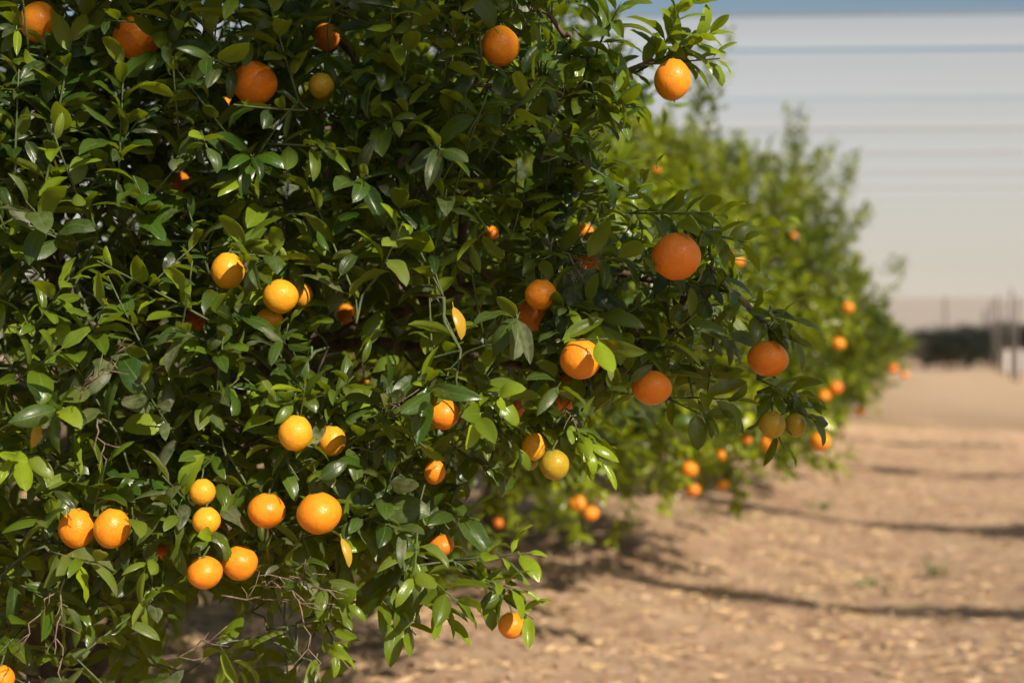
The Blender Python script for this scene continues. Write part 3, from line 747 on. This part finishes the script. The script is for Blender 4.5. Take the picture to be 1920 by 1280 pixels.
M_NET = net_material('shade_net', .52); M_CURT = net_material('end_net', .80, .45); M_ROLL = net_material('rolled_net', .74); M_CABLE = simple('steel_cable', (.25, .25, .26), .5)
HN = 5.45
roof = empty('shade_net', (8, 60, 0)); tag(roof, 'pale grey shade net stretched in strips high over the orchard behind the trees', 'shade net')
RL = -Vector((8, 60, 0)); TN = -.045
def panel(y0, y1, taper=0.0, mat=None):
    nx_, ny_ = 26, 7; V = []
    for j in range(ny_):
        f = j/(ny_-1)
        for i in range(nx_):
            x = -45+110*i/(nx_-1); yy = y0+(y1-y0)*f+TN*x+(taper*x*(1-f) if taper else 0)
            s = (i % 4)/4; V.append((x, yy, HN-.06*math.sin(math.pi*f)))
    Q = [(j*nx_+i, j*nx_+i+1, (j+1)*nx_+i+1, (j+1)*nx_+i) for j in range(ny_-1) for i in range(nx_-1)]
    o = link('net_panel', mesh_from('net_panel', V, np.array(Q), [mat or M_NET]), roof); o.location = RL
def cable(y, r=.02):
    mb = MB(); mb.tube([(-45, y-45*TN, HN+.02), (65, y+65*TN, HN+.02)], [r, r], 6); link('cable', mb.mesh('cable', [M_CABLE]), roof).location = RL
panel(17.7, 19.6); panel(19.8, 23.6, .008); cable(17.6, .012)
yy = 23.72
while yy < 128:
    panel(yy, yy+3.35); cable(yy+3.40, .022); yy += 3.42
YE = yy
V = [(-45+110*i/20, YE+TN*(-45+110*i/20), z) for z in (HN-.02, 3.8, 2.1) for i in range(21)]
Q = [(j*21+i, j*21+i+1, (j+1)*21+i+1, (j+1)*21+i) for j in range(2) for i in range(20)]
link('end_curtain', mesh_from('end_curtain', V, np.array(Q), [M_CURT]), roof).location = RL
for k, x in enumerate(np.arange(-42, 66, 9)):
    for y in (17.6, YE-.1):
        if y < 20 and -3 < x < 9: continue
        mb = MB(); yq = y+TN*x; mb.tube([(x, yq, -.2), (x, yq, HN+.1)], [.06, .05], 8); link('support_post', mb.mesh('support_post', [M_POST]), roof).location = RL
# furled strips above the camera: they throw the dark bands over the tree and the ground
def furled(px, py, d, t=-.45, r=.12, z=None):
    """rolled net whose shadow falls through the given point"""
    P = at(px, py, d) if z is None else np.array([px, py, z])
    k = (HN-P[2])/SUN[2]; q = P+SUN*k
    mb = MB(); n = 24; xs = np.linspace(-7, 8, n)
    mb.tube([(q[0]+x, q[1]+t*x, HN-.06+.03*math.sin(x*2)) for x in xs], [r*(1+.28*math.sin(i*1.7)+.22*math.sin(i*2.9)) for i in range(n)], 10)
    link('furled_net', mb.mesh('furled_net', [M_ROLL]), roof).location = RL
furled(1310, 545, 2.3, -.55, .155)
furled(1720, 1148, 7.6, -.06, .095)
furled(1720, 990, 11.0, -.22, .15)
furled(3.5, 15.5, 0, -.1, .12, z=0.0)
furled(4.5, 19.6, 0, -.1, .12, z=0.0)

# ------------------------------------------------------------------ far end
M_SHADELEAF = leaf_material('leaf_painted_shade', (.010, .018, .010), (.018, .030, .014), (.03, .045, .016), (.02, .03, .016), (.02, .035, .01), .15, False)  # shade of the far-end trees, painted into a darker leaf colour
darkT = (protoT[2][0].copy(), protoT[2][1]); darkT[0].materials[0] = M_SHADELEAF
def post(x, y, h, r, lab):
    mb = MB(); z = float(height(x, y)); mb.tube([(x, y, z-.2), (x+rnd(-.02, .02), y, z+h*.5), (x+rnd(-.05, .05), y, z+h)], [r, r*.96, r*.9], 8)
    mb.tube([(x, y, z+h*.93), (x+.02, y, z+h*.95)], [r*1.15, r*1.15], 8)
    o = link('post', mb.mesh('post', [M_POST])); tag(o, lab, 'post', 'posts lining the far right of the path')
for k in range(11):
    d = 50+k*3.9; x = (1740-960)/F*d+3.3+rnd(-.15, .15)
    post(x, d, 3.3+rnd(-.4, .4), .042, 'thin wooden post nearest the right edge of the photo' if k == 1 else 'thin wooden post in the blurred line at the far right of the path')
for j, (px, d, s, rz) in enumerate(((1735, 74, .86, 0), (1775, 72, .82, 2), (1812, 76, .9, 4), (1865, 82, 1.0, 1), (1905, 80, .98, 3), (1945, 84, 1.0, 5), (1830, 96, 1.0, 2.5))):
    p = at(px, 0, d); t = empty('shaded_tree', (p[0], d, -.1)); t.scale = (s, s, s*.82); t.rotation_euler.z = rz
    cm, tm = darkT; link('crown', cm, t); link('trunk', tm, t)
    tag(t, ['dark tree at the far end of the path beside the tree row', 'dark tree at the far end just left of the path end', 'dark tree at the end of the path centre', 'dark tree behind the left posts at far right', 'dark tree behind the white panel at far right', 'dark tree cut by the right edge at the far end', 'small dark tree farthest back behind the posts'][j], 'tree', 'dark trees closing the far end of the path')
mb = MB(); a = at(1876, 700, 62); b = at(1990, 700, 62)
mb.box(((a[0]+b[0])/2, 62, .62), (b[0]-a[0], .05, .95)); 
for k in range(6): mb.box((a[0]+.1+(b[0]-a[0]-.2)*k/5, 61.9, .65), (.07, .07, 1.3), 1)
o = link('windbreak_panel', mb.mesh('windbreak_panel', [simple('white_sheet', (.72, .68, .66)), M_POST], False)); tag(o, 'low white sheet panel behind posts at the far right edge', 'panel')

# ------------------------------------------------------------------ light, sky, camera
w = bpy.data.worlds.new('World'); SC.world = w; w.use_nodes = True; nt = w.node_tree; nt.nodes.clear()
sky = N(nt, 'ShaderNodeTexSky'); sky.sky_type = 'NISHITA'; sky.sun_disc = False; sky.sun_elevation = SUN_EL; sky.sun_rotation = math.pi-SUN_AZ
sky.air_density = 1.3; sky.dust_density = .9; sky.ozone_density = 1.0; sky.altitude = 0
bg = N(nt, 'ShaderNodeBackground', Strength=.055); wo = N(nt, 'ShaderNodeOutputWorld'); nt.links.new(sky.outputs[0], bg.inputs[0]); nt.links.new(bg.outputs[0], wo.inputs[0])
ld = bpy.data.lights.new('sun', 'SUN'); ld.energy = 5.0; ld.angle = math.radians(.6); ld.color = (1, .90, .76)
so = bpy.data.objects.new('sun', ld); COL.objects.link(so); so.rotation_euler = Vector(SUN).to_track_quat('Z', 'Y').to_euler()
cd = bpy.data.cameras.new('camera'); cam = bpy.data.objects.new('camera', cd); COL.objects.link(cam)
cam.location = (0, 0, CH); cam.rotation_euler = (math.radians(90), 0, 0); cd.lens = 50.0; cd.sensor_width = 36; cd.clip_end = 4000; cd.clip_start = .05
cd.dof.use_dof = True; cd.dof.focus_distance = 2.28; cd.dof.aperture_fstop = 2.6; cd.dof.aperture_blades = 9
SC.camera = cam
SC.view_settings.view_transform = 'Standard'; SC.view_settings.look = 'None'; SC.view_settings.gamma = 1; SC.view_settings.exposure = .52
SC.cycles.max_bounces = 8; SC.cycles.diffuse_bounces = 3; SC.cycles.transmission_bounces = 4; SC.cycles.transparent_max_bounces = 12
SC.cycles.use_denoising = True
